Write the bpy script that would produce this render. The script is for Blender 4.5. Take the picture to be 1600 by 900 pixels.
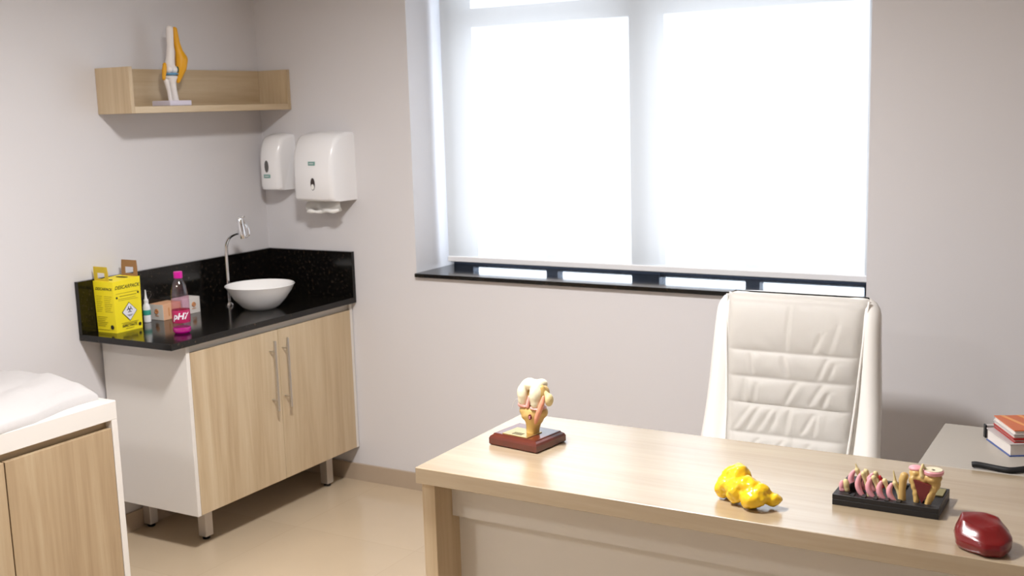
import bpy, bmesh, math, random
from mathutils import Vector, Matrix, noise

for o in list(bpy.data.objects):
    bpy.data.objects.remove(o)
SC = bpy.context.scene
COL = SC.collection
R = math.radians
random.seed(4)

# ------------------------------------------------------------------ camera
YAW, PITCH, ROLL = R(30.2953), R(-9.1462), R(-1.7018)
F = Vector((-math.sin(YAW)*math.cos(PITCH), math.cos(YAW)*math.cos(PITCH), math.sin(PITCH)))
Rt = Vector((math.cos(YAW), math.sin(YAW), 0))
Up = Rt.cross(F)
R2 = Rt*math.cos(ROLL) + Up*math.sin(ROLL)
U2 = -Rt*math.sin(ROLL) + Up*math.cos(ROLL)
cam_d = bpy.data.cameras.new('camera')
cam_d.sensor_width = 36
cam_d.lens = 39.655
cam_d.clip_start = 0.05
cam_d.dof.use_dof = True
cam_d.dof.focus_distance = 3.15
cam_d.dof.aperture_fstop = 5.0
cam = bpy.data.objects.new('camera', cam_d)
COL.objects.link(cam)
m = Matrix((R2, U2, -F)).transposed().to_4x4()
m.translation = Vector((3.6554, -3.9959, 1.6964))
cam.matrix_world = m
SC.camera = cam

# ------------------------------------------------------------------ light
w = bpy.data.worlds.new('daylight')
SC.world = w
w.use_nodes = True
wn = w.node_tree.nodes['Background']
wn.inputs[0].default_value = (0.84, 0.92, 1.0, 1)
wn.inputs[1].default_value = 8.0

def area(name, loc, rot, sx, sy, power, color, spread=180):
    d = bpy.data.lights.new(name, 'AREA')
    d.shape = 'RECTANGLE'; d.size = sx; d.size_y = sy
    d.energy = power; d.color = color; d.spread = R(spread)
    o = bpy.data.objects.new(name, d); COL.objects.link(o)
    o.location = loc; o.rotation_euler = rot
    return o
area('ceiling_lamp_and_fill_light', (1.9, -1.9, 2.655), (0, 0, 0), 0.28, 0.28, 76, (1.0, 0.985, 0.985), 160)
area('ceiling_lamp_and_fill_light', (0.9, -3.9, 2.655), (0, 0, 0), 0.28, 0.28, 26, (1.0, 0.985, 0.985), 170)  # added fill lamp out of view, brightens the back wall and cabinet
pt = area('window_portal', (1.80, 0.35, 1.75), (R(-90), 0, 0), 1.92, 1.5, 1, (1, 1, 1))
pt.data.cycles.is_portal = True

SC.view_settings.view_transform = 'Standard'
SC.view_settings.look = 'None'
SC.view_settings.gamma = 1
SC.view_settings.exposure = 0.0
SC.view_settings.use_curve_mapping = False

# ------------------------------------------------------------------ materials
def srgb(r, g, b):
    f = lambda c: (c/255/12.92) if c/255 <= 0.04045 else ((c/255+0.055)/1.055)**2.4
    return (f(r), f(g), f(b), 1)

def mat(name, col, rough=0.5, metal=0.0, spec=0.5, trans=0.0, ior=1.45, coat=0.0, sss=0.0, bump=None, var=0.0, vscale=8):
    mt = bpy.data.materials.new(name); mt.use_nodes = True
    nt = mt.node_tree; b = nt.nodes['Principled BSDF']
    if len(col) == 3: col = (*col, 1)
    b.inputs['Base Color'].default_value = col
    b.inputs['Roughness'].default_value = rough
    b.inputs['Metallic'].default_value = metal
    b.inputs['Specular IOR Level'].default_value = spec
    b.inputs['Transmission Weight'].default_value = trans
    b.inputs['IOR'].default_value = ior
    b.inputs['Coat Weight'].default_value = coat
    b.inputs['Coat Roughness'].default_value = 0.08
    if sss:
        b.inputs['Subsurface Weight'].default_value = sss
        b.inputs['Subsurface Scale'].default_value = 0.01
    tc = nt.nodes.new('ShaderNodeTexCoord')
    if var:
        n = nt.nodes.new('ShaderNodeTexNoise'); n.inputs['Scale'].default_value = vscale
        n.inputs['Detail'].default_value = 5
        nt.links.new(tc.outputs['Object'], n.inputs['Vector'])
        r = nt.nodes.new('ShaderNodeMapRange')
        r.inputs['To Min'].default_value = 1-var; r.inputs['To Max'].default_value = 1+var
        nt.links.new(n.outputs['Fac'], r.inputs['Value'])
        mx = nt.nodes.new('ShaderNodeVectorMath'); mx.operation = 'SCALE'
        mx.inputs[0].default_value = col[:3]
        nt.links.new(r.outputs['Result'], mx.inputs['Scale'])
        nt.links.new(mx.outputs['Vector'], b.inputs['Base Color'])
    if bump:
        n = nt.nodes.new('ShaderNodeTexNoise'); n.inputs['Scale'].default_value = bump[0]
        n.inputs['Detail'].default_value = 4
        nt.links.new(tc.outputs['Object'], n.inputs['Vector'])
        bp = nt.nodes.new('ShaderNodeBump'); bp.inputs['Strength'].default_value = bump[1]
        bp.inputs['Distance'].default_value = bump[2]
        nt.links.new(n.outputs['Fac'], bp.inputs['Height'])
        nt.links.new(bp.outputs['Normal'], b.inputs['Normal'])
    return mt

def wood(name, axis, c1, c2, c3, rough=0.4, cross=9.0):
    mt = bpy.data.materials.new(name); mt.use_nodes = True
    nt = mt.node_tree; b = nt.nodes['Principled BSDF']
    tc = nt.nodes.new('ShaderNodeTexCoord')
    mp = nt.nodes.new('ShaderNodeMapping')
    s = [cross]*3; s[axis] = cross*0.055
    mp.inputs['Scale'].default_value = s
    nt.links.new(tc.outputs['Object'], mp.inputs['Vector'])
    n1 = nt.nodes.new('ShaderNodeTexNoise'); n1.inputs['Scale'].default_value = 1.6
    n1.inputs['Detail'].default_value = 7; n1.inputs['Roughness'].default_value = 0.62
    n1.inputs['Distortion'].default_value = 0.6
    nt.links.new(mp.outputs['Vector'], n1.inputs['Vector'])
    n2 = nt.nodes.new('ShaderNodeTexNoise'); n2.inputs['Scale'].default_value = 9
    n2.inputs['Detail'].default_value = 4
    nt.links.new(mp.outputs['Vector'], n2.inputs['Vector'])
    mx = nt.nodes.new('ShaderNodeMath'); mx.operation = 'MULTIPLY_ADD'
    mx.inputs[1].default_value = 0.28
    nt.links.new(n2.outputs['Fac'], mx.inputs[0]); nt.links.new(n1.outputs['Fac'], mx.inputs[2])
    cr = nt.nodes.new('ShaderNodeValToRGB')
    cr.color_ramp.elements[0].position = 0.42; cr.color_ramp.elements[0].color = c1
    cr.color_ramp.elements[1].position = 0.86; cr.color_ramp.elements[1].color = c3
    e = cr.color_ramp.elements.new(0.63); e.color = c2
    nt.links.new(mx.outputs[0], cr.inputs[0])
    nt.links.new(cr.outputs['Color'], b.inputs['Base Color'])
    b.inputs['Roughness'].default_value = rough
    return mt

OAK = (srgb(176, 152, 120), srgb(192, 170, 138), srgb(205, 186, 156))
M = {}
M['wood_z'] = wood('light_oak_upright_grain', 2, *OAK)
M['wood_y'] = wood('light_oak_long_grain', 1, *OAK)
M['wood_couch'] = wood('shaded_couch_oak_upright_grain', 2, srgb(158, 134, 104), srgb(174, 151, 120), srgb(186, 166, 136))  # same oak in a darker copy: shade on the couch doors put into the colour
M['wood_x'] = wood('light_oak_desk_grain', 0, srgb(160, 140, 112), srgb(172, 153, 126), srgb(182, 165, 139), 0.3)
b_ = M['wood_x'].node_tree.nodes['Principled BSDF']; b_.inputs['Coat Weight'].default_value = 0.9; b_.inputs['Coat Roughness'].default_value = 0.24; b_.inputs['Coat IOR'].default_value = 1.75
M['wall'] = mat('wall_paint', srgb(213, 210, 211), 0.75, spec=0.25, bump=(240, 0.05, 0.001), var=0.012, vscale=1.5)
M['ceil'] = mat('ceiling_paint', srgb(225, 220, 212), 0.9)
M['white'] = mat('white_laminate', srgb(224, 219, 213), 0.35)
M['grey_lam'] = mat('pale_grey_laminate', srgb(214, 208, 198), 0.4)
M['porcelain'] = mat('white_porcelain', srgb(240, 238, 236), 0.12, coat=0.5)
M['abs'] = mat('white_plastic', srgb(238, 237, 238), 0.22)
M['chrome'] = mat('chrome', (0.85, 0.85, 0.86), 0.08, metal=1)
M['steel'] = mat('brushed_steel', (0.60, 0.58, 0.55), 0.32, metal=1)
M['alu'] = mat('aluminium_leg', (0.58, 0.54, 0.50), 0.42, metal=0.7)
M['black'] = mat('black_plastic', (0.008, 0.008, 0.009), 0.35)
M['frame'] = mat('dark_window_aluminium', srgb(52, 60, 74), 0.4, metal=0.3)
M['paper'] = mat('paper_towel', srgb(238, 236, 232), 0.9, bump=(120, 0.3, 0.002))
M['sheet'] = mat('white_sheet', srgb(190, 186, 184), 0.85, bump=(60, 0.25, 0.003))
M['leather'] = mat('cream_leather', srgb(244, 240, 234), 0.45, bump=(180, 0.10, 0.0006))
M['baseboard'] = mat('beige_baseboard_tile', srgb(176, 158, 138), 0.3, var=0.03)
M['yellow_box'] = mat('yellow_cardboard', srgb(244, 224, 34), 0.5)
M['kraft'] = mat('brown_cardboard', srgb(150, 112, 74), 0.8)
M['ink'] = mat('black_ink', (0.02, 0.018, 0.012), 0.6)
M['faint'] = mat('faint_ink', srgb(150, 134, 28), 0.6)
M['label_white'] = mat('label_white', srgb(228, 226, 232), 0.5)
M['teal'] = mat('teal_label', srgb(60, 158, 140), 0.5)
M['label_green'] = mat('grey_green_label', srgb(118, 158, 150), 0.4)
M['sightglass'] = mat('grey_window', srgb(96, 94, 92), 0.15)
M['sightdark'] = mat('dark_window', srgb(60, 48, 44), 0.15)
M['peach'] = mat('peach_cardboard', srgb(228, 176, 138), 0.6)
M['carton_white'] = mat('white_cardboard', srgb(226, 220, 214), 0.6)
M['orange_print'] = mat('orange_print', srgb(208, 140, 84), 0.6)
M['cap'] = mat('magenta_cap', srgb(190, 10, 140), 0.35)
M['pinklabel'] = mat('crimson_label', srgb(176, 30, 88), 0.35)
M['pinkglow'] = mat('magenta_caustic', srgb(200, 20, 150), 0.15)
M['mahogany'] = mat('mahogany', srgb(92, 38, 24), 0.22, coat=0.6, var=0.2, vscale=14)
M['brass'] = mat('brass_plate', srgb(206, 182, 120), 0.25, metal=0.9)
M['olive_plate'] = mat('dull_gold_plate', srgb(150, 140, 96), 0.4, metal=0.5)
M['bone'] = mat('tan_bone', srgb(198, 164, 100), 0.35, var=0.08, vscale=60)
M['bone_pale'] = mat('pale_bone', srgb(214, 196, 144), 0.4, var=0.08, vscale=60)
M['cartilage'] = mat('cream_cartilage', srgb(226, 216, 186), 0.3)
M['pink'] = mat('pink_tissue', srgb(222, 160, 150), 0.4)
M['disc_pink'] = mat('pink_cartilage', srgb(228, 160, 168), 0.4)
M['darkred'] = mat('dark_red_marrow', srgb(110, 38, 36), 0.5)
M['red_tissue'] = mat('red_tissue', srgb(178, 44, 48), 0.4)
M['tray'] = mat('black_tray', (0.012, 0.011, 0.012), 0.42)
M['fat'] = mat('yellow_fat', srgb(238, 196, 34), 0.16, sss=0.35, coat=0.4)
M['fat'].node_tree.nodes['Principled BSDF'].inputs['Subsurface Radius'].default_value = (1, .7, .15)
M['muscle'] = mat('dark_red_gel', srgb(112, 1, 9), 0.3, sss=0.0, coat=0.7)
M['muscle'].node_tree.nodes['Principled BSDF'].inputs['Subsurface Radius'].default_value = (1, .1, .1)
M['model_white'] = mat('white_model_bone', srgb(232, 226, 222), 0.4)
M['model_base'] = mat('lilac_white_base', srgb(214, 208, 222), 0.35)
M['tendon'] = mat('ochre_tendon', srgb(222, 160, 20), 0.4)
M['blue'] = mat('blue_meniscus', srgb(90, 150, 190), 0.4)
M['darkgreen'] = mat('dark_green_ligament', srgb(66, 84, 60), 0.4)
M['orange_cover'] = mat('orange_cover', srgb(196, 96, 44), 0.3)
M['orange_stripe'] = mat('light_orange_print', srgb(222, 150, 84), 0.3)
M['red_cover'] = mat('red_cover', srgb(170, 40, 34), 0.35)
M['pages'] = mat('book_pages', srgb(222, 214, 208), 0.8)
M['grey_cover'] = mat('pale_grey_cover', srgb(190, 182, 180), 0.4)
M['blue_cover'] = mat('blue_cover', srgb(66, 88, 150), 0.35)
M['dark_seam'] = mat('shadow_gap', srgb(60, 52, 44), 0.8)

def granite():
    mt = bpy.data.materials.new('black_granite'); mt.use_nodes = True
    nt = mt.node_tree; b = nt.nodes['Principled BSDF']
    tc = nt.nodes.new('ShaderNodeTexCoord')
    n = nt.nodes.new('ShaderNodeTexNoise'); n.inputs['Scale'].default_value = 70
    n.inputs['Detail'].default_value = 6; n.inputs['Roughness'].default_value = .7
    nt.links.new(tc.outputs['Object'], n.inputs['Vector'])
    cr = nt.nodes.new('ShaderNodeValToRGB')
    cr.color_ramp.elements[0].position = .54; cr.color_ramp.elements[0].color = (0.004, 0.0038, 0.0034, 1)
    cr.color_ramp.elements[1].position = .78; cr.color_ramp.elements[1].color = (0.06, 0.036, 0.02, 1)
    nt.links.new(n.outputs['Fac'], cr.inputs[0])
    nt.links.new(cr.outputs['Color'], b.inputs['Base Color'])
    b.inputs['Roughness'].default_value = 0.13
    b.inputs['Specular IOR Level'].default_value = 0.4
    return mt
M['granite'] = granite()

def floor_mat():
    mt = bpy.data.materials.new('polished_beige_tile'); mt.use_nodes = True
    nt = mt.node_tree; b = nt.nodes['Principled BSDF']
    tc = nt.nodes.new('ShaderNodeTexCoord')
    br = nt.nodes.new('ShaderNodeTexBrick')
    br.offset = 0; br.inputs['Scale'].default_value = 1
    br.inputs['Brick Width'].default_value = 0.6; br.inputs['Row Height'].default_value = 0.6
    br.inputs['Mortar Size'].default_value = 0.0015
    br.inputs['Color1'].default_value = srgb(190, 171, 145); br.inputs['Color2'].default_value = srgb(187, 168, 142)
    br.inputs['Mortar'].default_value = srgb(181, 162, 136)
    nt.links.new(tc.outputs['Object'], br.inputs['Vector'])
    n = nt.nodes.new('ShaderNodeTexNoise'); n.inputs['Scale'].default_value = 2.5; n.inputs['Detail'].default_value = 6
    nt.links.new(tc.outputs['Object'], n.inputs['Vector'])
    mr = nt.nodes.new('ShaderNodeMapRange'); mr.inputs['To Min'].default_value = .94; mr.inputs['To Max'].default_value = 1.06
    nt.links.new(n.outputs['Fac'], mr.inputs['Value'])
    sc = nt.nodes.new('ShaderNodeVectorMath'); sc.operation = 'SCALE'
    nt.links.new(br.outputs['Color'], sc.inputs[0]); nt.links.new(mr.outputs['Result'], sc.inputs['Scale'])
    nt.links.new(sc.outputs['Vector'], b.inputs['Base Color'])
    b.inputs['Roughness'].default_value = 0.16
    return mt
M['floor'] = floor_mat()

def mixmat(name, a, bnode, fac, seta=None, setb=None):
    mt = bpy.data.materials.new(name); mt.use_nodes = True
    nt = mt.node_tree; nt.nodes.clear()
    o = nt.nodes.new('ShaderNodeOutputMaterial'); mx = nt.nodes.new('ShaderNodeMixShader')
    A = nt.nodes.new(a); B = nt.nodes.new(bnode)
    for nd, st in ((A, seta), (B, setb)):
        for k, v in (st or {}).items(): nd.inputs[k].default_value = v
    mx.inputs[0].default_value = fac
    nt.links.new(A.outputs[0], mx.inputs[1]); nt.links.new(B.outputs[0], mx.inputs[2])
    nt.links.new(mx.outputs[0], o.inputs[0])
    return mt, nt, mx, o
M['side_white'] = mat('shaded_white_laminate', srgb(172, 165, 155), 0.4)  # white of the side desk top darkened to stand in for its shade
M['glass'] = mixmat('window_glass', 'ShaderNodeBsdfTransparent', 'ShaderNodeBsdfGlossy', 0.06, {'Color': (.95, .97, 1, 1)}, {'Roughness': 0.02})[0]
M['bottle'] = mixmat('clear_pink_plastic', 'ShaderNodeBsdfTransparent', 'ShaderNodeBsdfGlossy', 0.10, {'Color': (.93, .72, .84, 1)}, {'Roughness': 0.08})[0]
M['clear'] = mixmat('clear_crystal', 'ShaderNodeBsdfTransparent', 'ShaderNodeBsdfGlossy', 0.35, {'Color': (.95, .95, .95, 1)}, {'Roughness': 0.05})[0]
def blind_mat():
    mt, nt, mx, o = mixmat('roller_blind_fabric', 'ShaderNodeBsdfDiffuse', 'ShaderNodeBsdfTranslucent', 0.5,
                           {'Color': (.80, .80, .79, 1)}, {'Color': (.42, .405, .39, 1)})
    t = nt.nodes.new('ShaderNodeBsdfTransparent'); m2 = nt.nodes.new('ShaderNodeMixShader')
    m2.inputs[0].default_value = 0.09
    nt.links.new(mx.outputs[0], m2.inputs[1]); nt.links.new(t.outputs[0], m2.inputs[2]); nt.links.new(m2.outputs[0], o.inputs[0])
    return mt
M['blind'] = blind_mat()

# ------------------------------------------------------------------ builders
def new_bm(): return bmesh.new()

def box(bm, x0, x1, y0, y1, z0, z1, bev=0.0, seg=1):
    r = bmesh.ops.create_cube(bm, size=1)
    vs = r['verts']
    for v in vs:
        v.co = Vector(((x0+x1)/2 + v.co.x*(x1-x0), (y0+y1)/2 + v.co.y*(y1-y0), (z0+z1)/2 + v.co.z*(z1-z0)))
    if bev:
        es = list({e for v in vs for e in v.link_edges})
        bmesh.ops.bevel(bm, geom=es, offset=bev, segments=seg, profile=0.5, affect='EDGES')
    return bm

def loft(bm, rings, cap=True, closed=True):
    """rings: list of lists of points"""
    vr = [[bm.verts.new(p) for p in ring] for ring in rings]
    n = len(vr[0])
    for a, b in zip(vr, vr[1:]):
        for i in range(n if closed else n-1):
            j = (i+1) % n
            bm.faces.new((a[i], a[j], b[j], b[i]))
    if cap and closed:
        bm.faces.new(list(reversed(vr[0]))); bm.faces.new(vr[-1])
    return vr

def tube(bm, pts, rad, n=12, cap=True):
    pts = [Vector(p) for p in pts]
    rads = rad if isinstance(rad, (list, tuple)) else [rad]*len(pts)
    rings = []; u = None
    for i, p in enumerate(pts):
        t = (pts[min(i+1, len(pts)-1)] - pts[max(i-1, 0)]).normalized()
        if u is None:
            u = t.orthogonal().normalized()
        u = (u - t*u.dot(t)).normalized()
        v = t.cross(u)
        rings.append([p + (u*math.cos(2*math.pi*k/n) + v*math.sin(2*math.pi*k/n))*rads[i] for k in range(n)])
    loft(bm, rings, cap)
    return bm

def lathe(bm, prof, c, n=32, sx=1, sy=1, cap=True):
    rings = [[(c[0]+r*sx*math.cos(2*math.pi*k/n), c[1]+r*sy*math.sin(2*math.pi*k/n), c[2]+z) for k in range(n)] for r, z in prof]
    loft(bm, rings, cap)
    return bm

def spline(pts, n=8):
    pts = [Vector(p) for p in pts]; out = []
    P = [pts[0]] + pts + [pts[-1]]
    for i in range(1, len(P)-2):
        for k in range(n):
            t = k/n
            a, b, c, d = P[i-1], P[i], P[i+1], P[i+2]
            out.append(0.5*((2*b) + (c-a)*t + (2*a-5*b+4*c-d)*t*t + (3*b-a-3*c+d)*t**3))
    out.append(pts[-1]); return out

ORG = {}
def link_mesh(name, bm, material, parent=None, smooth=True, angle=35):
    org = ORG.get(parent.name, Vector()) if parent else Vector()
    bmesh.ops.recalc_face_normals(bm, faces=bm.faces)
    for v in bm.verts: v.co -= org
    me = bpy.data.meshes.new(name)
    bm.to_mesh(me); bm.free()
    me.materials.append(material)
    if smooth:
        me.shade_smooth()
        me.set_sharp_from_angle(angle=R(angle))
    o = bpy.data.objects.new(name, me); COL.objects.link(o)
    if parent:
        o.parent = parent; ORG[o.name] = org
    return o

def tag(o, label, cat, group=None):
    o['label'] = label; o['category'] = cat
    if group: o['group'] = group
    return o

def thing(name, label, cat, loc, group=None):
    o = bpy.data.objects.new(name, None); COL.objects.link(o)
    o.location = loc; o.empty_display_size = 0.05
    ORG[o.name] = Vector(loc)
    return tag(o, label, cat, group)

def struct(name, bm, material, parent=None, smooth=False):
    o = link_mesh(name, bm, material, parent, smooth)
    if not parent: o['kind'] = 'structure'
    return o

def plab(o, label): o['label'] = label; return o

def from_boxes(*bs, bev=0.0):
    bm = new_bm()
    for b in bs: box(bm, *b, bev=bev)
    return bm

def blob_bm(shapes, voxel=0.004, smooth=4, disp=None):
    """shapes: ('e', center, radii) ellipsoid or ('c', pts, radii) tapered chain -> one continuous surface"""
    bm = new_bm()
    for s in shapes:
        if s[0] == 'e':
            mt = Matrix.Translation(Vector(s[1])) @ (s[3] if len(s) > 3 else Matrix()) @ Matrix.Diagonal((*s[2], 1))
            bmesh.ops.create_icosphere(bm, subdivisions=3, radius=1, matrix=mt)
        else:
            pts = [Vector(p) for p in s[1]]; rr = s[2]
            for i in range(len(pts)-1):
                L = (pts[i+1]-pts[i]).length; n = max(2, int(L/(min(rr[i], rr[i+1])*0.35))+1)
                for k in range(n+1):
                    t = k/n
                    bmesh.ops.create_icosphere(bm, subdivisions=2, radius=rr[i]*(1-t)+rr[i+1]*t, matrix=Matrix.Translation(pts[i].lerp(pts[i+1], t)))
    me = bpy.data.meshes.new('tmp'); bm.to_mesh(me); bm.free()
    o = bpy.data.objects.new('tmp', me); COL.objects.link(o)
    md = o.modifiers.new('r', 'REMESH'); md.mode = 'VOXEL'; md.voxel_size = voxel
    ms = o.modifiers.new('s', 'SMOOTH'); ms.iterations = smooth; ms.factor = 0.6
    dg = bpy.context.evaluated_depsgraph_get(); dg.update()
    me2 = bpy.data.meshes.new_from_object(o.evaluated_get(dg))
    bpy.data.objects.remove(o); bpy.data.meshes.remove(me)
    out = new_bm(); out.from_mesh(me2); bpy.data.meshes.remove(me2)
    if disp:
        out.normal_update()
        off = [v.normal*sum(a*noise.noise(v.co*f + Vector((3.1, 7.7, 1.3))) for f, a in disp) for v in out.verts]
        for v, d in zip(out.verts, off): v.co += d
    return out

def text_bm(s, size, org, right, up, align='CENTER', shear=0.0, depth=0.0006, curve=None, bold=0.0, sx=1.0):
    cu = bpy.data.curves.new('t', 'FONT'); cu.body = s; cu.size = size; cu.align_x = align; cu.align_y = 'CENTER'
    cu.shear = shear; cu.offset = bold; cu.resolution_u = 3
    o = bpy.data.objects.new('t', cu); COL.objects.link(o)
    dg = bpy.context.evaluated_depsgraph_get(); dg.update()
    me = bpy.data.meshes.new_from_object(o.evaluated_get(dg))
    bpy.data.objects.remove(o); bpy.data.curves.remove(cu)
    bm = new_bm(); bm.from_mesh(me); bpy.data.meshes.remove(me)
    right = Vector(right); up = Vector(up); nrm = right.cross(up)
    for v in bm.verts:
        a, b = v.co.x*sx, v.co.y
        if curve: v.co = Vector(curve(a, b))
        else: v.co = Vector(org) + right*a + up*b + nrm*depth
    return bm

def join(*bms):
    out = new_bm()
    for b in bms:
        me = bpy.data.meshes.new('j'); b.to_mesh(me); b.free(); out.from_mesh(me); bpy.data.meshes.remove(me)
    return out

def quad_slab(bm, org, right, up, a0, a1, b0, b1, d0=0.0, d1=0.0008):
    right = Vector(right); up = Vector(up); n = right.cross(up); org = Vector(org)
    lo = [org+right*a+up*b+n*d0 for a, b in ((a0, b0), (a1, b0), (a1, b1), (a0, b1))]
    hi = [p+n*(d1-d0) for p in lo]
    loft(bm, [lo, hi])

# ================================================================== room
RX, RY, RZ = 5.0, -5.0, 2.7
WL, WR, WZ0, WZ1, WT = 0.842, 2.76, 0.975, 2.5, 0.36
struct('floor', from_boxes((-.2, RX+.2, RY-.2, .36, -.1, 0)), M['floor'])
struct('ceiling', from_boxes((-.2, RX+.2, RY-.2, .36, RZ, RZ+.1)), M['ceil'])
struct('wall_left', from_boxes((-.2, 0, RY-.2, WT, 0, RZ)), M['wall'])
struct('wall_right', from_boxes((RX, RX+.2, RY-.2, WT, 0, RZ)), M['wall'])
struct('wall_front', from_boxes((0, RX, RY-.2, RY, 0, RZ)), M['wall'])
struct('wall_back', from_boxes((0, WL, 0, WT, 0, RZ), (WR, RX, 0, WT, 0, RZ), (WL, WR, 0, WT, 0, WZ0), (WL, WR, 0, WT, WZ1, RZ)), M['wall'])
struct('baseboard_back', from_boxes((0.012, RX, -.012, 0, 0, .079)), M['baseboard'])
struct('baseboard_left', from_boxes((0, .012, RY, 0, 0, .079)), M['baseboard'])

# window: dark frame, panes, sill
win = bpy.data.objects.new('window_1', None); COL.objects.link(win); win.location = (1.8, .25, .975); win['kind'] = 'structure'
ORG[win.name] = Vector((1.8, .25, .975))
FY0, FY1 = .30, .35
struct('window_frame', from_boxes(
    (WL, .945, FY0, FY1, .992, WZ1), (2.685, WR, FY0, FY1, .992, WZ1), (.945, 2.685, FY0, FY1, WZ1-.05, WZ1),
    (.945, 2.685, FY0, FY1, .992, 1.004), (.945, 2.685, FY0, FY1, 2.045, 2.122)), M['frame'], win)
struct('mullion', from_boxes((1.735, 1.858, FY0-.012, FY1+.01, .992, WZ1-.05)), M['frame'], win)
for x0, x1 in ((1.322, 1.378), (2.222, 2.280)):
    struct('frame_spacer', from_boxes((x0, x1, FY0, FY1, 1.004, 1.05)), M['frame'], win)
for x0, x1 in ((.945, 1.735), (1.858, 2.685)):
    struct('window_pane', from_boxes((x0, x1, .322, .328, 1.004, 2.045)), M['glass'], win)
    struct('window_pane', from_boxes((x0, x1, .322, .328, 2.122, WZ1-.05)), M['glass'], win)
struct('window_sill', box(new_bm(), WL+.001, WR-.001, -.022, WT, .975, .992, bev=.003), M['granite'], win)

# roller blind
bl = thing('roller_blind', 'white translucent roller blind drawn down almost to the dark window sill', 'blind', (1.80, .2, 1.02))
bmB = new_bm()
BX0, BX1 = .880, 2.722
xs = [BX0 + (BX1-BX0)*i/60 for i in range(61)]
fr = [[(x, .2 + .0015*math.sin(x*9), z) for x in xs] for z in [1.04 + (2.44-1.04)*k/24 for k in range(25)]]
loft(bmB, fr, cap=False, closed=False)
link_mesh('blind_fabric', bmB, M['blind'], bl)
link_mesh('bottom_bar', box(new_bm(), BX0-.002, BX1+.002, .193, .207, 1.018, 1.043, bev=.003), M['abs'], bl)
bmr = new_bm(); tube(bmr, [(BX0-.012, .224, 2.455), (BX1+.012, .224, 2.455)], .024, 20)
link_mesh('roller_tube', bmr, M['white'], bl)
for x in (BX0-.018, BX1+.013):
    link_mesh('bracket', box(new_bm(), x, x+.004, .19, .25, 2.42, 2.499, bev=.001), M['white'], bl)

# ceiling lamp and added fill lamp (above the frame; lights set with the camera)
em = bpy.data.materials.new('lamp_diffuser'); em.use_nodes = True
em.node_tree.nodes['Principled BSDF'].inputs['Emission Color'].default_value = (1, .97, .93, 1)
em.node_tree.nodes['Principled BSDF'].inputs['Emission Strength'].default_value = 4
for LX, LY, lab in ((1.9, -1.9, 'square flush ceiling lamp above the front of the desk'), (0.9, -3.9, 'square flush fill lamp added out of view to brighten back wall and cabinet')):
    cl = thing('ceiling_lamp_and_fill', lab, 'lamp', (LX, LY, 2.7))
    link_mesh('lamp_frame', from_boxes((LX-.18, LX+.18, LY-.18, LY-.145, 2.665, 2.7), (LX-.18, LX+.18, LY+.145, LY+.18, 2.665, 2.7), (LX-.18, LX-.145, LY-.145, LY+.145, 2.665, 2.7), (LX+.145, LX+.18, LY-.145, LY+.145, 2.665, 2.7)), M['white'], cl)
    link_mesh('lamp_diffuser', from_boxes((LX-.145, LX+.145, LY-.145, LY+.145, 2.675, 2.69)), em, cl)

# ================================================================== sink cabinet
D, L, ZC, ZT = .504, 1.109, .840, .865
DC, LC, ZD = .479, 1.016, .162
cab = thing('sink_cabinet', 'white sink cabinet with two light wood doors on short metal legs', 'cabinet', (.24, -.51, 0))
for y0, y1 in ((-LC, -LC+.018), (-.022, -.004)):
    link_mesh('side_panel', box(new_bm(), .015, DC, y0, y1, ZD, ZC, bev=.001), M['white'], cab)
link_mesh('bottom_panel', from_boxes((.015, DC-.02, -LC+.018, -.022, ZD, ZD+.018)), M['white'], cab)
link_mesh('back_panel', from_boxes((.015, .024, -LC+.018, -.022, ZD+.018, ZC)), M['white'], cab)
link_mesh('top_rail', from_boxes((DC-.05, DC-.012, -LC+.018, -.022, .79, ZC)), M['grey_lam'], cab)
YS = -.506
for y0, y1, hy in ((-LC+.019, YS-.0015, YS-.056), (YS+.0015, -.023, YS+.022)):
    d = link_mesh('door', box(new_bm(), DC-.018, DC+.001, y0, y1, ZD+.001, .808, bev=.001), M['wood_z'], cab)
    h = new_bm()
    tube(h, [(DC+.032, hy, .475), (DC+.032, hy, .772)], .006, 14)
    for z in (.52, .727): tube(h, [(DC, hy, z), (DC+.032, hy, z)], .004, 10)
    plab(link_mesh('handle', h, M['steel'], d), 'brushed metal bar handle')
for x, y in ((.352, -.862), (.385, -.135), (.035, -.862), (.035, -.135)):
    lg = link_mesh('leg', box(new_bm(), x-.021, x+.021, y-.021, y+.021, .014, ZD, bev=.002), M['alu'], cab)
    f = new_bm(); lathe(f, [(.014, 0), (.016, .002), (.016, .008), (.006, .010), (.006, .016)], (x, y, 0), 16)
    plab(link_mesh('foot', f, M['black'], lg), 'small black adjustable foot')

ct = thing('granite_countertop', 'black granite countertop with upstand around the corner above the sink cabinet', 'countertop', (.25, -.55, ZC))
link_mesh('slab', box(new_bm(), 0.001, D, -L, -.001, ZC, ZT, bev=.0015), M['granite'], ct)
link_mesh('backsplash', box(new_bm(), 0.001, .021, -L, -.001, ZT, 1.073, bev=.001), M['granite'], ct)
link_mesh('backsplash', box(new_bm(), .021, D, -.021, -.001, ZT, 1.073, bev=.001), M['granite'], ct)

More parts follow.
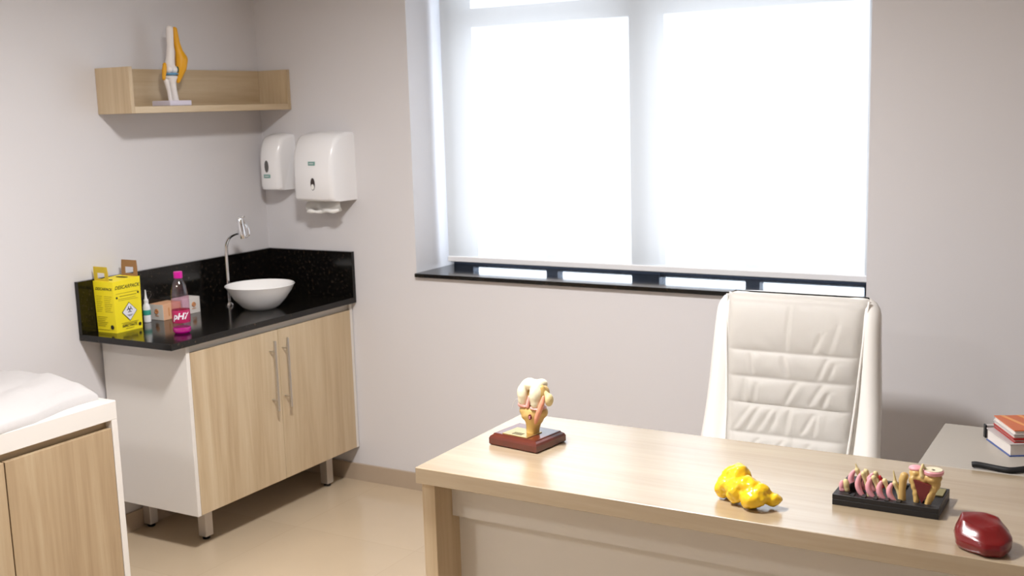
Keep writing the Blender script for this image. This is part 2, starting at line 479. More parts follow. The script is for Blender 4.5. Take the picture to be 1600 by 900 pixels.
# basin
bs = thing('wash_basin', 'white round vessel basin standing on the black counter', 'basin', (.29, -.39, ZT))
b = new_bm()
prof = [(.055, 0), (.066, .002), (.085, .016), (.112, .046), (.134, .078), (.146, .101), (.149, .105), (.147, .107), (.143, .104), (.130, .080), (.108, .050), (.080, .024), (.045, .012), (.018, .010)]
lathe(b, prof, (.29, -.39, ZT), 56)
link_mesh('bowl', b, M['porcelain'], bs)
b = new_bm(); lathe(b, [(.017, .010), (.019, .0115), (.016, .013), (.006, .0125)], (.29, -.39, ZT), 20)
plab(link_mesh('drain', b, M['chrome'], bs), 'chrome drain')

# tap
fa = thing('basin_tap', 'tall chrome swan neck tap behind the white basin', 'tap', (.10, -.385, ZT))
b = new_bm(); lathe(b, [(.020, 0), (.020, .004), (.013, .012), (.011, .014)], (.10, -.385, ZT), 24)
link_mesh('base_flange', b, M['chrome'], fa)
b = new_bm()
tube(b, spline([(.10, -.385, ZT+.01), (.10, -.385, 1.05), (.101, -.385, 1.115), (.108, -.385, 1.145), (.128, -.385, 1.170), (.155, -.385, 1.184), (.182, -.385, 1.192)]), .0085, 16)
link_mesh('pipe', b, M['chrome'], fa)
b = new_bm()
tube(b, [(.196, -.385, 1.252), (.197, -.385, 1.240), (.199, -.385, 1.225), (.203, -.385, 1.200), (.206, -.385, 1.178), (.207, -.385, 1.166)], [.011, .014, .015, .016, .015, .012], 18)
link_mesh('spout_head', b, M['chrome'], fa)
b = new_bm()
tube(b, spline([(.198, -.372, 1.250), (.209, -.368, 1.232), (.222, -.366, 1.205), (.226, -.37, 1.182), (.216, -.378, 1.172)]), .0045, 10)
tube(b, [(.178, -.385, 1.236), (.190, -.385, 1.258), (.222, -.385, 1.262)], [.004, .006, .004], 10)
link_mesh('lever', b, M['chrome'], fa)

# ------------------------------------------------------------------ sharps box
X0, X1, Y0, Y1, BZ0, BZ1 = .0265, .132, -1.036, -.906, ZT, 1.068
sb = thing('sharps_box', 'yellow cardboard sharps disposal box with carry handles on the counter', 'box', (.08, -.96, ZT))
b = new_bm()
rb = [(X0, Y0, BZ0), (X1, Y0, BZ0), (X1, Y1, BZ0), (X0, Y1, BZ0)]
rt = [(X0-.004, Y0-.003, BZ1), (X1+.002, Y0-.003, BZ1), (X1+.002, Y1+.003, BZ1+.006), (X0-.004, Y1+.003, BZ1+.006)]
loft(b, [rb, rt])
body = link_mesh('carton', b, M['yellow_box'], sb, smooth=False)
def handle_panel(xa, xb, y, z0, z1, lean):
    bm = new_bm()
    t = .0025
    cx = (xa+xb)/2; w2 = (xb-xa)/2
    hx, hz0, hz1 = w2*.52, z0+(z1-z0)*.22, z0+(z1-z0)*.60
    parts = [(xa, xb, hz1, z1), (xa, cx-hx, hz0, hz1), (cx+hx, xb, hz0, hz1), (xa, xb, z0, hz0)]
    for a0, a1, b0, b1 in parts: box(bm, a0, a1, y-t/2, y+t/2, b0, b1)
    for v in bm.verts:
        v.co.y += lean*(v.co.z-z0)
        if v.co.z > z1-.001: v.co.x = cx + (v.co.x-cx)*.93
    return bm
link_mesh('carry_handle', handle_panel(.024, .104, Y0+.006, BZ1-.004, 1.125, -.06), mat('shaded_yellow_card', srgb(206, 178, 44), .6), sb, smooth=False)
plab(link_mesh('carry_handle', handle_panel(.040, .130, Y1-.004, BZ1, 1.137, .03), M['kraft'], sb, smooth=False), 'brown cardboard handle')
for c, rx, ry in (((.068, -1.006, BZ1+.002), .028, .008), ((.080, -.945, BZ1+.005), .032, .010)):
    b = new_bm(); lathe(b, [(1, 0), (1, .001)], c, 24, rx, ry)
    plab(link_mesh('opening', b, M['ink'], sb), 'black opening in the lid')
XF = X1+.0014; YF = Y0-.0016
yc = (Y0+Y1)/2
def slab_text(*rows, face, material, name):
    bm = new_bm()
    for a0, a1, z0, z1 in rows:
        if face == 'x': quad_slab(bm, (XF, 0, 0), (0, 1, 0), (0, 0, 1), a0, a1, z0, z1)
        else: quad_slab(bm, (0, YF, 0), (1, 0, 0), (0, 0, 1), a0, a1, z0, z1)
    return link_mesh(name, bm, material, sb, smooth=False)
for tb in (text_bm('DESCARPACK', .0195, (XF+.0005, yc, 1.042), (0, 1, 0), (0, 0, 1), shear=.35, bold=.0003),
          text_bm('INFECTANTE', .0125, (XF, yc, .887), (0, 1, 0), (0, 0, 1), bold=.0003),
          text_bm('DESCARPACK', .0150, ((X0+X1)/2, YF-.001, 1.038), (1, 0, 0), (0, 0, 1), shear=.35, bold=.0003)):
    link_mesh('printed_name', tb, M['ink'], sb, smooth=False)
slab_text((yc-.056, yc+.056, 1.018, 1.0195), (yc-.040, yc+.044, 1.006, 1.0085), (yc-.046, yc+.040, .996, .9975), (yc-.046, yc+.050, .990, .9912),
          (yc-.04, yc+.045, .899, .9003), (yc-.034, yc+.04, .8945, .8956), (yc-.02, yc+.02, .876, .8773), face='x', material=M['faint'], name='fine_print')['kind'] = 'stuff'
rows = []
for k in range(9): rows += [(X0+.006, X0+.040-(k % 3)*.004, 1.008-k*.0075, 1.0095-k*.0075), (X0+.052, X1-.010-(k % 4)*.004, 1.008-k*.0075, 1.0095-k*.0075)]
for k in range(6): rows.append((X0+.006, X0+.062-(k % 3)*.008, .926-k*.007, .9275-k*.007))
rows.append((X0+.006, X0+.07, .876, .8775))
slab_text(*rows, face='y', material=M['faint'], name='fine_print')['kind'] = 'stuff'
# hazard diamond
def diamond(r, d, material, name, inner=None):
    bm = new_bm(); cy, cz = yc+.004, .942
    pts = [(0, -r), (r, 0), (0, r), (-r, 0)]
    loft(bm, [[(XF+d, cy+a, cz+b_) for a, b_ in pts], [(XF+d+.0008, cy+a, cz+b_) for a, b_ in pts]])
    return link_mesh(name, bm, material, sb, smooth=False)
diamond(.0375, .0002, M['ink'], 'diamond_border')
dw = diamond(.0345, .0008, M['label_white'], 'hazard_sign')
bm = new_bm()
for k in range(3):
    a = R(90+120*k); cy, cz = yc+.004+.0065*math.cos(a), .950+.0065*math.sin(a)
    ring = [(XF+.0022, cy+.0065*math.cos(t), cz+.0065*math.sin(t)) for t in [a+R(35)+R(290)*i/20 for i in range(21)]]
    tube(bm, ring, .0013, 6)
tube(bm, [(XF+.0022, yc-.010, .929), (XF+.0022, yc+.018, .929)], .0008, 6)
tube(bm, [(XF+.0022, yc-.004, .925), (XF+.0022, yc+.012, .925)], .0008, 6)
link_mesh('biohazard_symbol', bm, M['ink'], sb)
for (face, a, z, r) in (('x', Y1-.014, .884, .007), ('x', Y0+.012, 1.003, .0045), ('x', Y1-.012, 1.012, .0045), ('y', X1-.020, .888, .009)):
    bm = new_bm()
    pts = [(r*math.cos(2*math.pi*i/14), r*math.sin(2*math.pi*i/14)) for i in range(14)]
    if face == 'x': loft(bm, [[(XF+d, a+p, z+q) for p, q in pts] for d in (.0002, .001)])
    else: loft(bm, [[(a+p, YF-d, z+q) for p, q in pts] for d in (.0002, .001)])
    link_mesh('round_mark', bm, M['ink'], sb, smooth=False)

# ------------------------------------------------------------------ glue bottle
gb = thing('dropper_bottle', 'small white dropper bottle with green label beside the yellow box', 'bottle', (.052, -.828, ZT))
c = (.056, -.812, ZT)
b = new_bm(); lathe(b, [(.0135, 0), (.015, .002), (.015, .062), (.013, .070), (.009, .078), (.008, .082)], c, 24)
link_mesh('bottle_body', b, M['abs'], gb)
b = new_bm(); lathe(b, [(.0152, .030), (.0154, .031), (.0154, .050), (.0152, .051)], c, 24)
plab(link_mesh('label_band', b, M['teal'], gb), 'green label band')
b = new_bm(); lathe(b, [(.0095, .080), (.0095, .092), (.006, .096), (.0035, .115), (.002, .134)], c, 20)
link_mesh('nozzle', b, M['abs'], gb)
b = new_bm(); tube(b, spline([(c[0]+.004, c[1]+.004, ZT+.092), (c[0]+.012, c[1]+.014, ZT+.105), (c[0]+.010, c[1]+.020, ZT+.122), (c[0]+.002, c[1]+.010, ZT+.128), (c[0], c[1], ZT+.122)]), .0007, 6)
link_mesh('cap_strap', b, M['clear'], gb)

# ------------------------------------------------------------------ cartons
def carton(name, label, x0, x1, y0, y1, h, m_front, m_side):
    t = thing(name, label, 'box', ((x0+x1)/2, (y0+y1)/2, ZT), 'small cartons on the granite counter')
    link_mesh('carton_body', box(new_bm(), x0, x1, y0, y1, ZT, ZT+h, bev=.0008), m_side, t)
    b = new_bm(); quad_slab(b, (0, y0, 0), (1, 0, 0), (0, 0, 1), x0+.001, x1-.001, ZT+.001, ZT+h-.001)
    link_mesh('end_face', b, m_front, t, smooth=False)
    return t
c1 = carton('paper_carton', 'peach and white carton between the small bottle and the pink one', .022, .101, -.765, -.668, .066, M['carton_white'], M['peach'])
c2 = carton('paper_carton', 'white carton with orange emblem, half behind the pink bottle', .022, .088, -.648, -.548, .068, M['carton_white'], M['carton_white'])
def emblem(parent, org, right, r):
    right = Vector(right); up = Vector((0, 0, 1)); n = right.cross(up); org = Vector(org)
    bm = new_bm()
    tube(bm, [org+n*.001+right*r*math.cos(t)+up*r*math.sin(t) for t in [2*math.pi*i/20 for i in range(21)]], r*.22, 6)
    tube(bm, [org+n*.001-up*r*.8, org+n*.001+up*r*.8], r*.2, 6)
    tube(bm, [org+n*.001-right*r*.7, org+n*.001+right*r*.7], r*.2, 6)
    quad_slab(bm, org+n*.0004, right, up, -r*1.2, r*1.2, -r*2.1, -r*1.8)
    link_mesh('emblem', bm, M['orange_print'], parent)
emblem(c1, (.063, -.7665, ZT+.036), (1, 0, 0), .009)
b = new_bm(); quad_slab(b, (.101, 0, 0), (0, 1, 0), (0, 0, 1), -.738, -.733, ZT+.015, ZT+.05)
link_mesh('side_print', b, M['orange_print'], c1, smooth=False)
emblem(c2, (.0885, -.585, ZT+.038), (0, 1, 0), .009)

# ------------------------------------------------------------------ pink bottle
pb = thing('drink_bottle', 'clear pink plastic bottle with magenta cap and crimson label', 'bottle', (.391, -.944, ZT))
c = (.372, -.925, ZT)
b = new_bm()
lathe(b, [(.028, .002), (.034, .010), (.034, .020), (.0325, .026), (.034, .030), (.034, .150), (.0325, .165), (.027, .190), (.018, .207), (.0145, .213), (.0145, .222)], c, 36)
link_mesh('bottle_body', b, M['bottle'], pb)
b = new_bm(); lathe(b, [(.0165, .216), (.0170, .218), (.0170, .238), (.0160, .241)], c, 28)
link_mesh('cap', b, M['cap'], pb)
b = new_bm(); lathe(b, [(.0345, .044), (.0348, .045), (.0348, .092), (.0345, .093)], c, 36, cap=False)
lb = link_mesh('label', b, M['pinklabel'], pb)
b = new_bm(); lathe(b, [(.027, .0005), (.0335, .008), (.0338, .022), (.0315, .024), (.020, .020), (.006, .024)], c, 28)
link_mesh('base_caustic', b, M['pinkglow'], pb)  # pink caustic glow in the bottle foot, painted as solid magenta
def cyl_map(ang0, r, zc_):
    return lambda a, b_: (c[0]+r*math.cos(ang0+a/r), c[1]+r*math.sin(ang0+a/r), ZT+zc_+b_)
link_mesh('label_text', text_bm('pH7', .034, None, (1, 0, 0), (0, 0, 1), shear=.25, bold=.0012, curve=cyl_map(R(-48), .0356, .070)), M['label_white'], lb, smooth=False)
# ================================================================== dispensers
def dispenser_bm(x0, x1, z0, z1, dep, taper=.01):
    n = 10
    prof = []                      # (depth, z) from the wall bottom forward and up
    prof += [(0, z0), (dep*.80, z0), (dep*.94, z0+.004), (dep, z0+.018)]
    h = z1-z0
    for i in range(9):
        t = i/8; a = t*math.pi/2
        prof.append((dep*(.42+.58*math.cos(a*1.0)**.9) if i < 8 else dep*.42, z0+h*(.45+.53*math.sin(a))))
    prof += [(dep*.25, z1), (0, z1)]
    rings = []
    rr = min(.02, dep*.2)
    for x, ins in ((x0, rr), (x0+rr*.3, rr*.3), (x0+rr, 0), ((x0+x1)/2, -rr*.25), (x1-rr, 0), (x1-rr*.3, rr*.3), (x1, rr)):
        ring = []
        for d, z in prof:
            s = d/dep
            dd = max(0, d-ins*s)
            zz = z
            if z > z0+h*.45: zz = z-ins*.8*(z-z0-h*.45)/(h*.55)
            xx = x + taper*(1 if x < (x0+x1)/2 else -1)*s*(0 if abs(x-(x0+x1)/2) < 1e-4 else 1)
            ring.append((xx, -dd, zz))
        rings.append(ring)
    bm = new_bm(); loft(bm, rings); return bm
def oval(bm, org, a, b_, d=.002):
    ring = [(org[0]+a*math.cos(2*math.pi*i/24), org[1], org[2]+b_*math.sin(2*math.pi*i/24)) for i in range(24)]
    loft(bm, [ring, [(p[0], p[1]-d, p[2]) for p in ring]])
sd = thing('soap_dispenser', 'narrow white wall soap dispenser, nearer the room corner', 'dispenser', (.13, 0, 1.35))
link_mesh('housing', dispenser_bm(.060, .196, 1.352, 1.603, .112), M['abs'], sd, angle=50)
b = new_bm(); oval(b, (.122, -.1160, 1.460), .0115, .027); plab(link_mesh('level_window', b, M['sightglass'], sd, smooth=False), 'grey oval level window')
b = new_bm(); box(b, .104, .140, -.1185, -.112, 1.408, 1.424); plab(link_mesh('name_label', b, M['label_green'], sd, smooth=False), 'grey green label')
b = new_bm(); quad_slab(b, (0, -.1187, 0), (1, 0, 0), (0, 0, 1), .110, .134, 1.4145, 1.4175); link_mesh('label_line', b, M['label_white'], sd, smooth=False)
td = thing('paper_towel_dispenser', 'wide white paper towel dispenser on the wall left of the window', 'dispenser', (.42, 0, 1.306))
link_mesh('housing', dispenser_bm(.296, .537, 1.308, 1.609, .158), M['abs'], td, angle=50)
b = new_bm(); oval(b, (.424, -.1625, 1.386), .0115, .027); plab(link_mesh('level_window', b, M['sightdark'], td, smooth=False), 'dark oval level window')
b = new_bm(); oval(b, (.424, -.1645, 1.374), .0085, .012, .001); link_mesh('paper_in_window', b, M['paper'], td, smooth=False)
b = new_bm(); box(b, .404, .440, -.1635, -.15, 1.467, 1.484); plab(link_mesh('name_label', b, M['label_green'], td, smooth=False), 'grey green label')
b = new_bm(); quad_slab(b, (0, -.1637, 0), (1, 0, 0), (0, 0, 1), .410, .434, 1.474, 1.477); link_mesh('label_line', b, M['label_white'], td, smooth=False)
# towel end
b = new_bm(); rows = []
for k in range(9):
    t = k/8
    rows.append([(.330+.185*i/24, -.078-.010*math.sin(i*.35+.4*k)-.020*math.sin(t*2.6)*(1-.3*math.sin(i*.5)), 1.316-.060*t+.012*t*(i/24-.5)-.009*t*noise.noise(Vector((i*.22, 3.1, 0)))) for i in range(25)])
loft(b, rows, cap=False, closed=False)
bmesh.ops.solidify(b, geom=list(b.faces), thickness=.0015)
tp = tag(link_mesh('paper_towel', b, M['paper']), 'crumpled white paper towel end hanging from the dispenser', 'paper towel')
b = new_bm()
tube(b, [(.328+.180*i/12, -.096-.006*math.sin(i*.8), 1.262+.010*(i/12-.5)+.003*math.sin(i*1.1)) for i in range(13)], [.004, .009, .010, .006, .007, .009, .010, .010, .009, .009, .010, .009, .005], 8)
link_mesh('folded_edge', b, M['paper'], tp)

# ================================================================== wall shelf
SD, SL, SZ0, SZ1 = .189, .924, 1.712, 1.890
sh = thing('wall_shelf', 'light wood box shelf, open on top and in front, on the left wall', 'shelf', (.095, -.46, SZ0))
link_mesh('bottom_board', box(new_bm(), .018, SD, -SL+.018, -.020, SZ0, SZ0+.026, bev=.0008), M['wood_y'], sh)
link_mesh('back_board', box(new_bm(), .001, .018, -SL+.018, -.020, SZ0, SZ1, bev=.0008), M['wood_y'], sh)
for y0, y1 in ((-SL, -SL+.018), (-.020, -.002)):
    link_mesh('end_board', box(new_bm(), .001, SD, y0, y1, SZ0, SZ1, bev=.0008), M['wood_z'], sh)

# knee model on the shelf
KX, KZ = .11, SZ0+.026
km = thing('knee_model', 'slim white knee model with ochre tendon standing on the wall shelf', 'anatomical model', (KX, -.635, KZ))
b = box(new_bm(), .060, .166, -.702, -.585, KZ, KZ+.022, bev=.003)
link_mesh('base_plate', b, M['model_base'], km)
def kp(y, z, x=0): return (KX+x, y, z)
link_mesh('femur', blob_bm([('c', [kp(-.624, 2.048), kp(-.626, 1.98), kp(-.632, 1.93), kp(-.640, 1.90)], [.0155, .0150, .018, .022]),
    ('e', kp(-.652, 1.886, .004), (.022, .016, .020)), ('e', kp(-.626, 1.884, .004), (.022, .016, .020))], .0032, 3), M['model_white'], km)
link_mesh('tibia', blob_bm([('c', [kp(-.622, 1.758), kp(-.628, 1.80), kp(-.634, 1.835), kp(-.636, 1.850)], [.0165, .0150, .018, .024]),
    ('e', kp(-.636, 1.855), (.024, .032, .012))], .0032, 3), M['model_white'], km)
link_mesh('fibula', blob_bm([('c', [kp(-.656, 1.758, .01), kp(-.662, 1.80, .01), kp(-.670, 1.840, .008)], [.009, .0085, .011])], .0025, 2), M['model_white'], km)
link_mesh('tendon', blob_bm([('c', [kp(-.603, 2.046, .006), kp(-.598, 1.99, .008), kp(-.592, 1.955, .012), kp(-.585, 1.925, .014), kp(-.590, 1.895, .014), kp(-.602, 1.860, .012), kp(-.608, 1.838, .010)],
    [.012, .014, .017, .027, .024, .015, .009])], .0032, 3), M['tendon'], km)
link_mesh('side_ligament', blob_bm([('c', [kp(-.672, 1.905, .008), kp(-.678, 1.88, .01), kp(-.684, 1.848, .01)], [.008, .010, .007])], .0025, 2), M['tendon'], km)
b = new_bm(); lathe(b, [(.030, 0), (.031, .003), (.030, .006)], (KX+.004, -.640, 1.864), 24, 1.0, 1.0)
plab(link_mesh('meniscus', b, M['blue'], km), 'blue cartilage disc')
link_mesh('cruciate_ligament', blob_bm([('c', [kp(-.615, 1.892, .018), kp(-.609, 1.872, .018)], [.006, .005])], .002, 1), M['darkgreen'], km)

# ================================================================== examination couch
EW, EY = .70, -1.541
cz = thing('examination_couch', 'examination couch with white frame and light wood doors by the left wall', 'couch', (.35, -2.4, 0))
link_mesh('top_frame', box(new_bm(), .005, EW, -3.3, EY, .718, .781, bev=.002), M['white'], cz)
link_mesh('end_panel', box(new_bm(), .005, EW, EY-.024, EY-.001, .03, .718, bev=.001), M['white'], cz)
link_mesh('end_panel', box(new_bm(), .005, EW, -3.3, -3.276, .03, .718, bev=.001), M['white'], cz)
link_mesh('recess_rail', from_boxes((EW-.06, EW-.030, -3.276, EY-.024, .672, .718)), M['wood_y'], cz)
link_mesh('carcass', from_boxes((.02, EW-.022, -3.276, EY-.024, .03, .672)), M['white'], cz)
for y0, y1 in ((-1.963, EY-.0255), (-2.385, -1.967), (-2.81, -2.389), (-3.274, -2.814)):
    link_mesh('door', box(new_bm(), EW-.02, EW-.002, y0, y1, .045, .692, bev=.001), M['wood_couch'], cz)
for x in (.08, EW-.09):
    for y in (EY-.12, -3.2):
        b = new_bm(); lathe(b, [(.022, 0), (.024, .004), (.020, .03)], (x, y, 0), 16); plab(link_mesh('foot', b, M['black'], cz), 'black foot')
# padded top with a rumpled sheet
b = new_bm()
nx, ny = 60, 150
sx0, sx1, sy0, sy1 = .015, .690, -3.25, -1.556
rows = []
for j in range(ny+1):
    v = j/ny; row = []
    for i in range(nx+1):
        u = i/nx
        x = sx0+(sx1-sx0)*u; y = sy0+(sy1-sy0)*v
        ex = (sx1-x)/.26; ey = min(sy1-y, y-sy0)/.05; ew = (x-sx0)/.05
        h = .060*(1-(1-min(1, ex+.16))**2.2)*(1-(1-min(1, ey+.30))**2.4)*(1-(1-min(1, ew+.1))**2.4)
        e = min(sx1-x, sy1-y, x-sx0)
        wr = .004*noise.noise(Vector((x*6+y*4, y*3.0-x*3, .3))) + .004*noise.noise(Vector((x*14+y*12, y*6-x*7, 2.)))
        wr += .011*max(0, math.sin(y*46+3*noise.noise(Vector((x*3, y*6, 5)))))*math.exp(-max(0, x-sx0)/.10)
        wr += .008*abs(math.sin((x*.75+y*.5)*24+2*noise.noise(Vector((x*4, y*4, 5)))))*math.exp(-((x-.5)/.2)**2)
        wr *= min(1, e/.02+.05)
        g = max(0, min(1, (y+1.86)/.26)); g = g*g*(3-2*g)
        xe = (.014*math.sin(y*9+1.0) + .006*noise.noise(Vector((y*17, 1.7, 0))) - .045*g)*u**5
        oy = .010*noise.noise(Vector((x*14, 4.7, 0)))*(v**9) - .008*(v**12)*u**4
        row.append(Vector((x+xe, y+oy, .786+h+wr)))
    rows.append(row)
vr = loft(b, rows, cap=False, closed=False)
# skirt down to the frame
loop = [vr[0][i] for i in range(nx+1)] + [vr[j][nx] for j in range(1, ny+1)] + [vr[ny][i] for i in range(nx-1, -1, -1)] + [vr[j][0] for j in range(ny-1, 0, -1)]
low = [b.verts.new((v.co.x, v.co.y, .7815)) for v in loop]
for i in range(len(loop)):
    j = (i+1) % len(loop)
    b.faces.new((loop[i], loop[j], low[j], low[i]))
b.faces.new(low)
tag(link_mesh('couch_sheet', b, M['sheet'], angle=70), 'rumpled white sheet over the pad of the examination couch', 'sheet')

# ================================================================== desk
DX0, DX1, DY0, DY1 = 1.952, 3.80, -1.624, -1.037
dk = thing('office_desk', 'light wood office desk with pale grey front panel holding the anatomical models', 'desk', (2.9, -1.33, 0))
link_mesh('desk_top', box(new_bm(), DX0, DX1, DY0, DY1, .706, .75, bev=.0015), M['wood_x'], dk)
for x0, x1 in ((DX0+.004, DX0+.046), (DX1-.046, DX1-.004)):
    link_mesh('side_panel', box(new_bm(), x0, x1, DY0+.022, DY1-.01, 0, .706, bev=.0015), M['wood_z'], dk)
link_mesh('apron_board', from_boxes((DX0+.046, DX1-.046, -1.52, -1.502, .588, .706)), M['grey_lam'], dk)
link_mesh('modesty_panel', from_boxes((DX0+.046, DX1-.046, -1.487, -1.469, .18, .640)), M['grey_lam'], dk)

rt_ = thing('side_desk', 'white side desk joining the right end of the wooden desk', 'desk', (3.45, -.83, 0))
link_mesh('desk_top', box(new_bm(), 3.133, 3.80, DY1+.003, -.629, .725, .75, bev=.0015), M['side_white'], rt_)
link_mesh('side_panel', from_boxes((3.16, 3.185, -.99, -.64, 0, .725)), M['white'], rt_)
link_mesh('side_panel', from_boxes((3.77, 3.795, -.99, -.64, 0, .725)), M['white'], rt_)
link_mesh('back_panel', from_boxes((3.185, 3.77, -.66, -.645, .25, .725)), M['white'], rt_)

# ================================================================== chair
CX = 2.652
ch = thing('office_chair', 'cream padded leather office chair with stitched high back behind the desk', 'chair', (CX, -.62, 0))
def back_y(z):   # front face of the backrest at height z
    t = (z-.50)/.58
    return -.640 + .165*t + .018*math.sin(t*math.pi*1.6)
def halfw(z):
    t = (z-.50)/.58
    return .292 - .034*t
b = new_bm(); rings = []
NZ = 40
for j in range(NZ+1):
    t = j/NZ
    z = .47 + .605*t
    rnd = 0
    if t > .90: rnd = 1-math.sqrt(max(0, 1-((t-.90)/.10)**2))
    zz = z
    hw = halfw(z)-.042*rnd
    yf = back_y(z); th = .095-.035*rnd
    wing = .010*(1-t)**.7 + .004
    ring = []
    N = 26
    for i in range(N+1):          # front from -x to +x
        u = -1+2*i/N
        xx = hw*(abs(u)**.85)*(1 if u > 0 else -1) if u else 0
        e = max(0, (abs(xx)/hw-.80)/.20)
        s = max(0, min(1, (abs(xx)/hw-.74)/.16)); s = s*s*(3-2*s)
        y = yf + .012*(1-s) - wing*s + (.026*(e**2.6))
        ring.append((CX+xx, y + .03*rnd, zz))
    for i in range(1, 12):        # side and back from +x to -x
        a = i/12
        ang = math.pi*a
        xx = hw*math.cos(ang)
        xx = hw*(1 if xx > 0 else -1)*abs(xx/hw)**.45
        y = yf + .02 + th*math.sin(ang)**.6
        ring.append((CX+xx, y - .01*rnd, zz))
    rings.append(ring)
loft(b, rings)
link_mesh('backrest_shell', b, M['leather'], ch, angle=60)
# quilted centre pad
b = new_bm(); NU, NV = 90, 150
seams = [1.06, .897, .815, .712+.02, .640, .565, .49]
zt, zb_ = 1.074, .49
rows = []
def crease(x, z):
    s = 0
    for k, (cx_, slant, zlo, zhi, wd, dp) in enumerate(CR):
        if zlo <= z <= zhi:
            f = math.sin(math.pi*(z-zlo)/(zhi-zlo))**.5
            dx = x-(cx_+slant*(z-zlo))
            s += -dp*f*math.exp(-(dx/wd)**2) + dp*.7*f*math.exp(-((dx-wd*2)/(wd*1.6))**2)
    return s
CR = [(-.015, .02, .90, 1.06, .007, .004), (.07, .35, .90, .97, .007, .004), (.12, .25, .905, 1.0, .009, .003),
      (-.12, -.2, .82, .89, .008, .006), (-.01, -.25, .82, .89, .008, .006), (.09, .35, .82, .89, .008, .006), (.12, .3, .82, .88, .010, .004),
      (-.14, -.1, .735, .81, .008, .006), (-.11, .1, .735, .80, .007, .004), (-.01, .45, .735, .81, .008, .007), (.07, .5, .74, .81, .009, .006), (.11, .3, .735, .79, .007, .005),
      (-.17, .6, .645, .725, .008, .006), (-.13, .5, .645, .725, .008, .006), (-.09, .5, .645, .72, .007, .005), (-.05, .3, .645, .725, .008, .005), (0, .1, .645, .725, .008, .006), (.05, .5, .65, .72, .008, .006), (.09, .1, .65, .72, .007, .005),
      (-.13, .8, .57, .63, .007, .006), (-.05, .8, .57, .635, .007, .006), (.05, .5, .57, .63, .007, .005)]
for j in range(NV+1):
    z = zb_+(zt-zb_)*j/NV
    t = (z-.5)/.58
    hwp = .188+.039*t
    lo = max([s for s in seams if s <= z+1e-6] or [.47]); hi = min([s for s in seams if s > z] or [1.09])
    vv = (z-lo)/(hi-lo)
    puff = (4*vv*(1-vv))**.42
    row = []
    for i in range(NU+1):
        u = -1+2*i/NU
        x = hwp*u
        side = (1-abs(u)**10)
        topr = 1-max(0, (z-1.045)/.029)**2 if z > 1.045 else 1
        d = .012 + .014*puff*side*topr + (crease(x, z) + .0015*noise.noise(Vector((x*30, z*30, 1))))*side
        d *= (1-abs(u)**24)
        row.append((CX+x, back_y(z)+.012-.016*(1-t)-d + (0 if topr == 1 else .012*(1-topr)), z))
    rows.append(row)
loft(b, rows, cap=False, closed=False)
back_edge = None
bmesh.ops.solidify(b, geom=list(b.faces), thickness=.008)
link_mesh('quilted_pad', b, M['leather'], ch, angle=75)
# piping seams along the pad
for s in (-1, 1):
    b = new_bm()
    tube(b, [(CX+s*(.189+.039*((z-.5)/.58)), back_y(z)+.006-.016*(1-(z-.5)/.58), z) for z in [zb_+(zt-.004-zb_)*k/30 for k in range(31)]], .0035, 8)
    link_mesh('piping', b, M['leather'], ch)
# bolster cross stitch, seat and base
b = new_bm(); rings = []
for k, (ins, z) in enumerate([(.03, .40), (.004, .415), (0, .45), (.004, .485), (.03, .505), (.08, .512)]):
    ring = []
    for i in range(40):
        a = 2*math.pi*i/40; ca, sa = math.cos(a), math.sin(a)
        ring.append((CX+(.265-ins)*abs(ca)**.5*(1 if ca > 0 else -1), -.80+(.225-ins)*abs(sa)**.5*(1 if sa > 0 else -1), z))
    rings.append(ring)
loft(b, rings); link_mesh('seat', b, M['leather'], ch, angle=50)
b = new_bm(); lathe(b, [(.045, .38), (.045, .41)], (CX, -.72, 0), 20); lathe(b, [(.025, .10), (.025, .38)], (CX, -.72, 0), 20)
link_mesh('gas_lift', b, M['chrome'], ch)
b = new_bm(); box(b, CX-.03, CX+.03, -.75, -.55, .37, .395, bev=.004); tube(b, spline([(CX, -.57, .385), (CX, -.52, .40), (CX, -.505, .46), (CX, -.50, .56)]), .016, 10)
link_mesh('back_bracket', b, M['black'], ch)
for k in range(5):
    a = R(90+72*k+20); e = Vector((CX+.27*math.cos(a), -.72+.27*math.sin(a), .075))
    b = new_bm(); tube(b, [(CX, -.72, .11), e], [.024, .016], 10)
    lg = link_mesh('base_arm', b, M['chrome'], ch)
    b = new_bm(); n = Vector((-math.sin(a), math.cos(a), 0))
    c0 = Vector((e.x, e.y, .028))
    for s in (-1, 1): tube(b, [c0+n*s*.008, c0+n*s*.026], .028, 18)
    tube(b, [c0, e], .008, 8)
    link_mesh('caster', b, M['black'], lg)

# ================================================================== knee model on the desk
KB = thing('knee_joint_model', 'bone coloured knee joint model on a square mahogany base', 'anatomical model', (2.120, -1.306, .75))
KB.rotation_euler = (0, 0, R(-8))
def lk(x, y, z): return (2.120+x, -1.306+y, .75+z)
b = new_bm(); rings = []
for ins, z in ((.004, 0), (0, .004), (0, .020), (.003, .026), (.009, .030), (.011, .0335), (.014, .034)):
    rings.append([lk(sx_*(.084-ins), sy_*(.070-ins), z) for sx_, sy_ in ((-1, -1), (1, -1), (1, 1), (-1, 1))])
loft(b, rings); link_mesh('wooden_base', b, M['mahogany'], KB, smooth=False)
b = box(new_bm(), 2.120-.046, 2.120+.042, -1.306-.056, -1.306+.014, .784, .7865, bev=.0005)
pl = link_mesh('brass_plaque', b, M['brass'], KB)
b = new_bm()
for z in (-.030, -.037, -.044):
    tube(b, [lk(-.020 + .003*i, z+.0012*math.sin(i*2.1+z*900), .0368) for i in range(12)], .0006, 5)
link_mesh('engraving', b, M['ink'], pl)
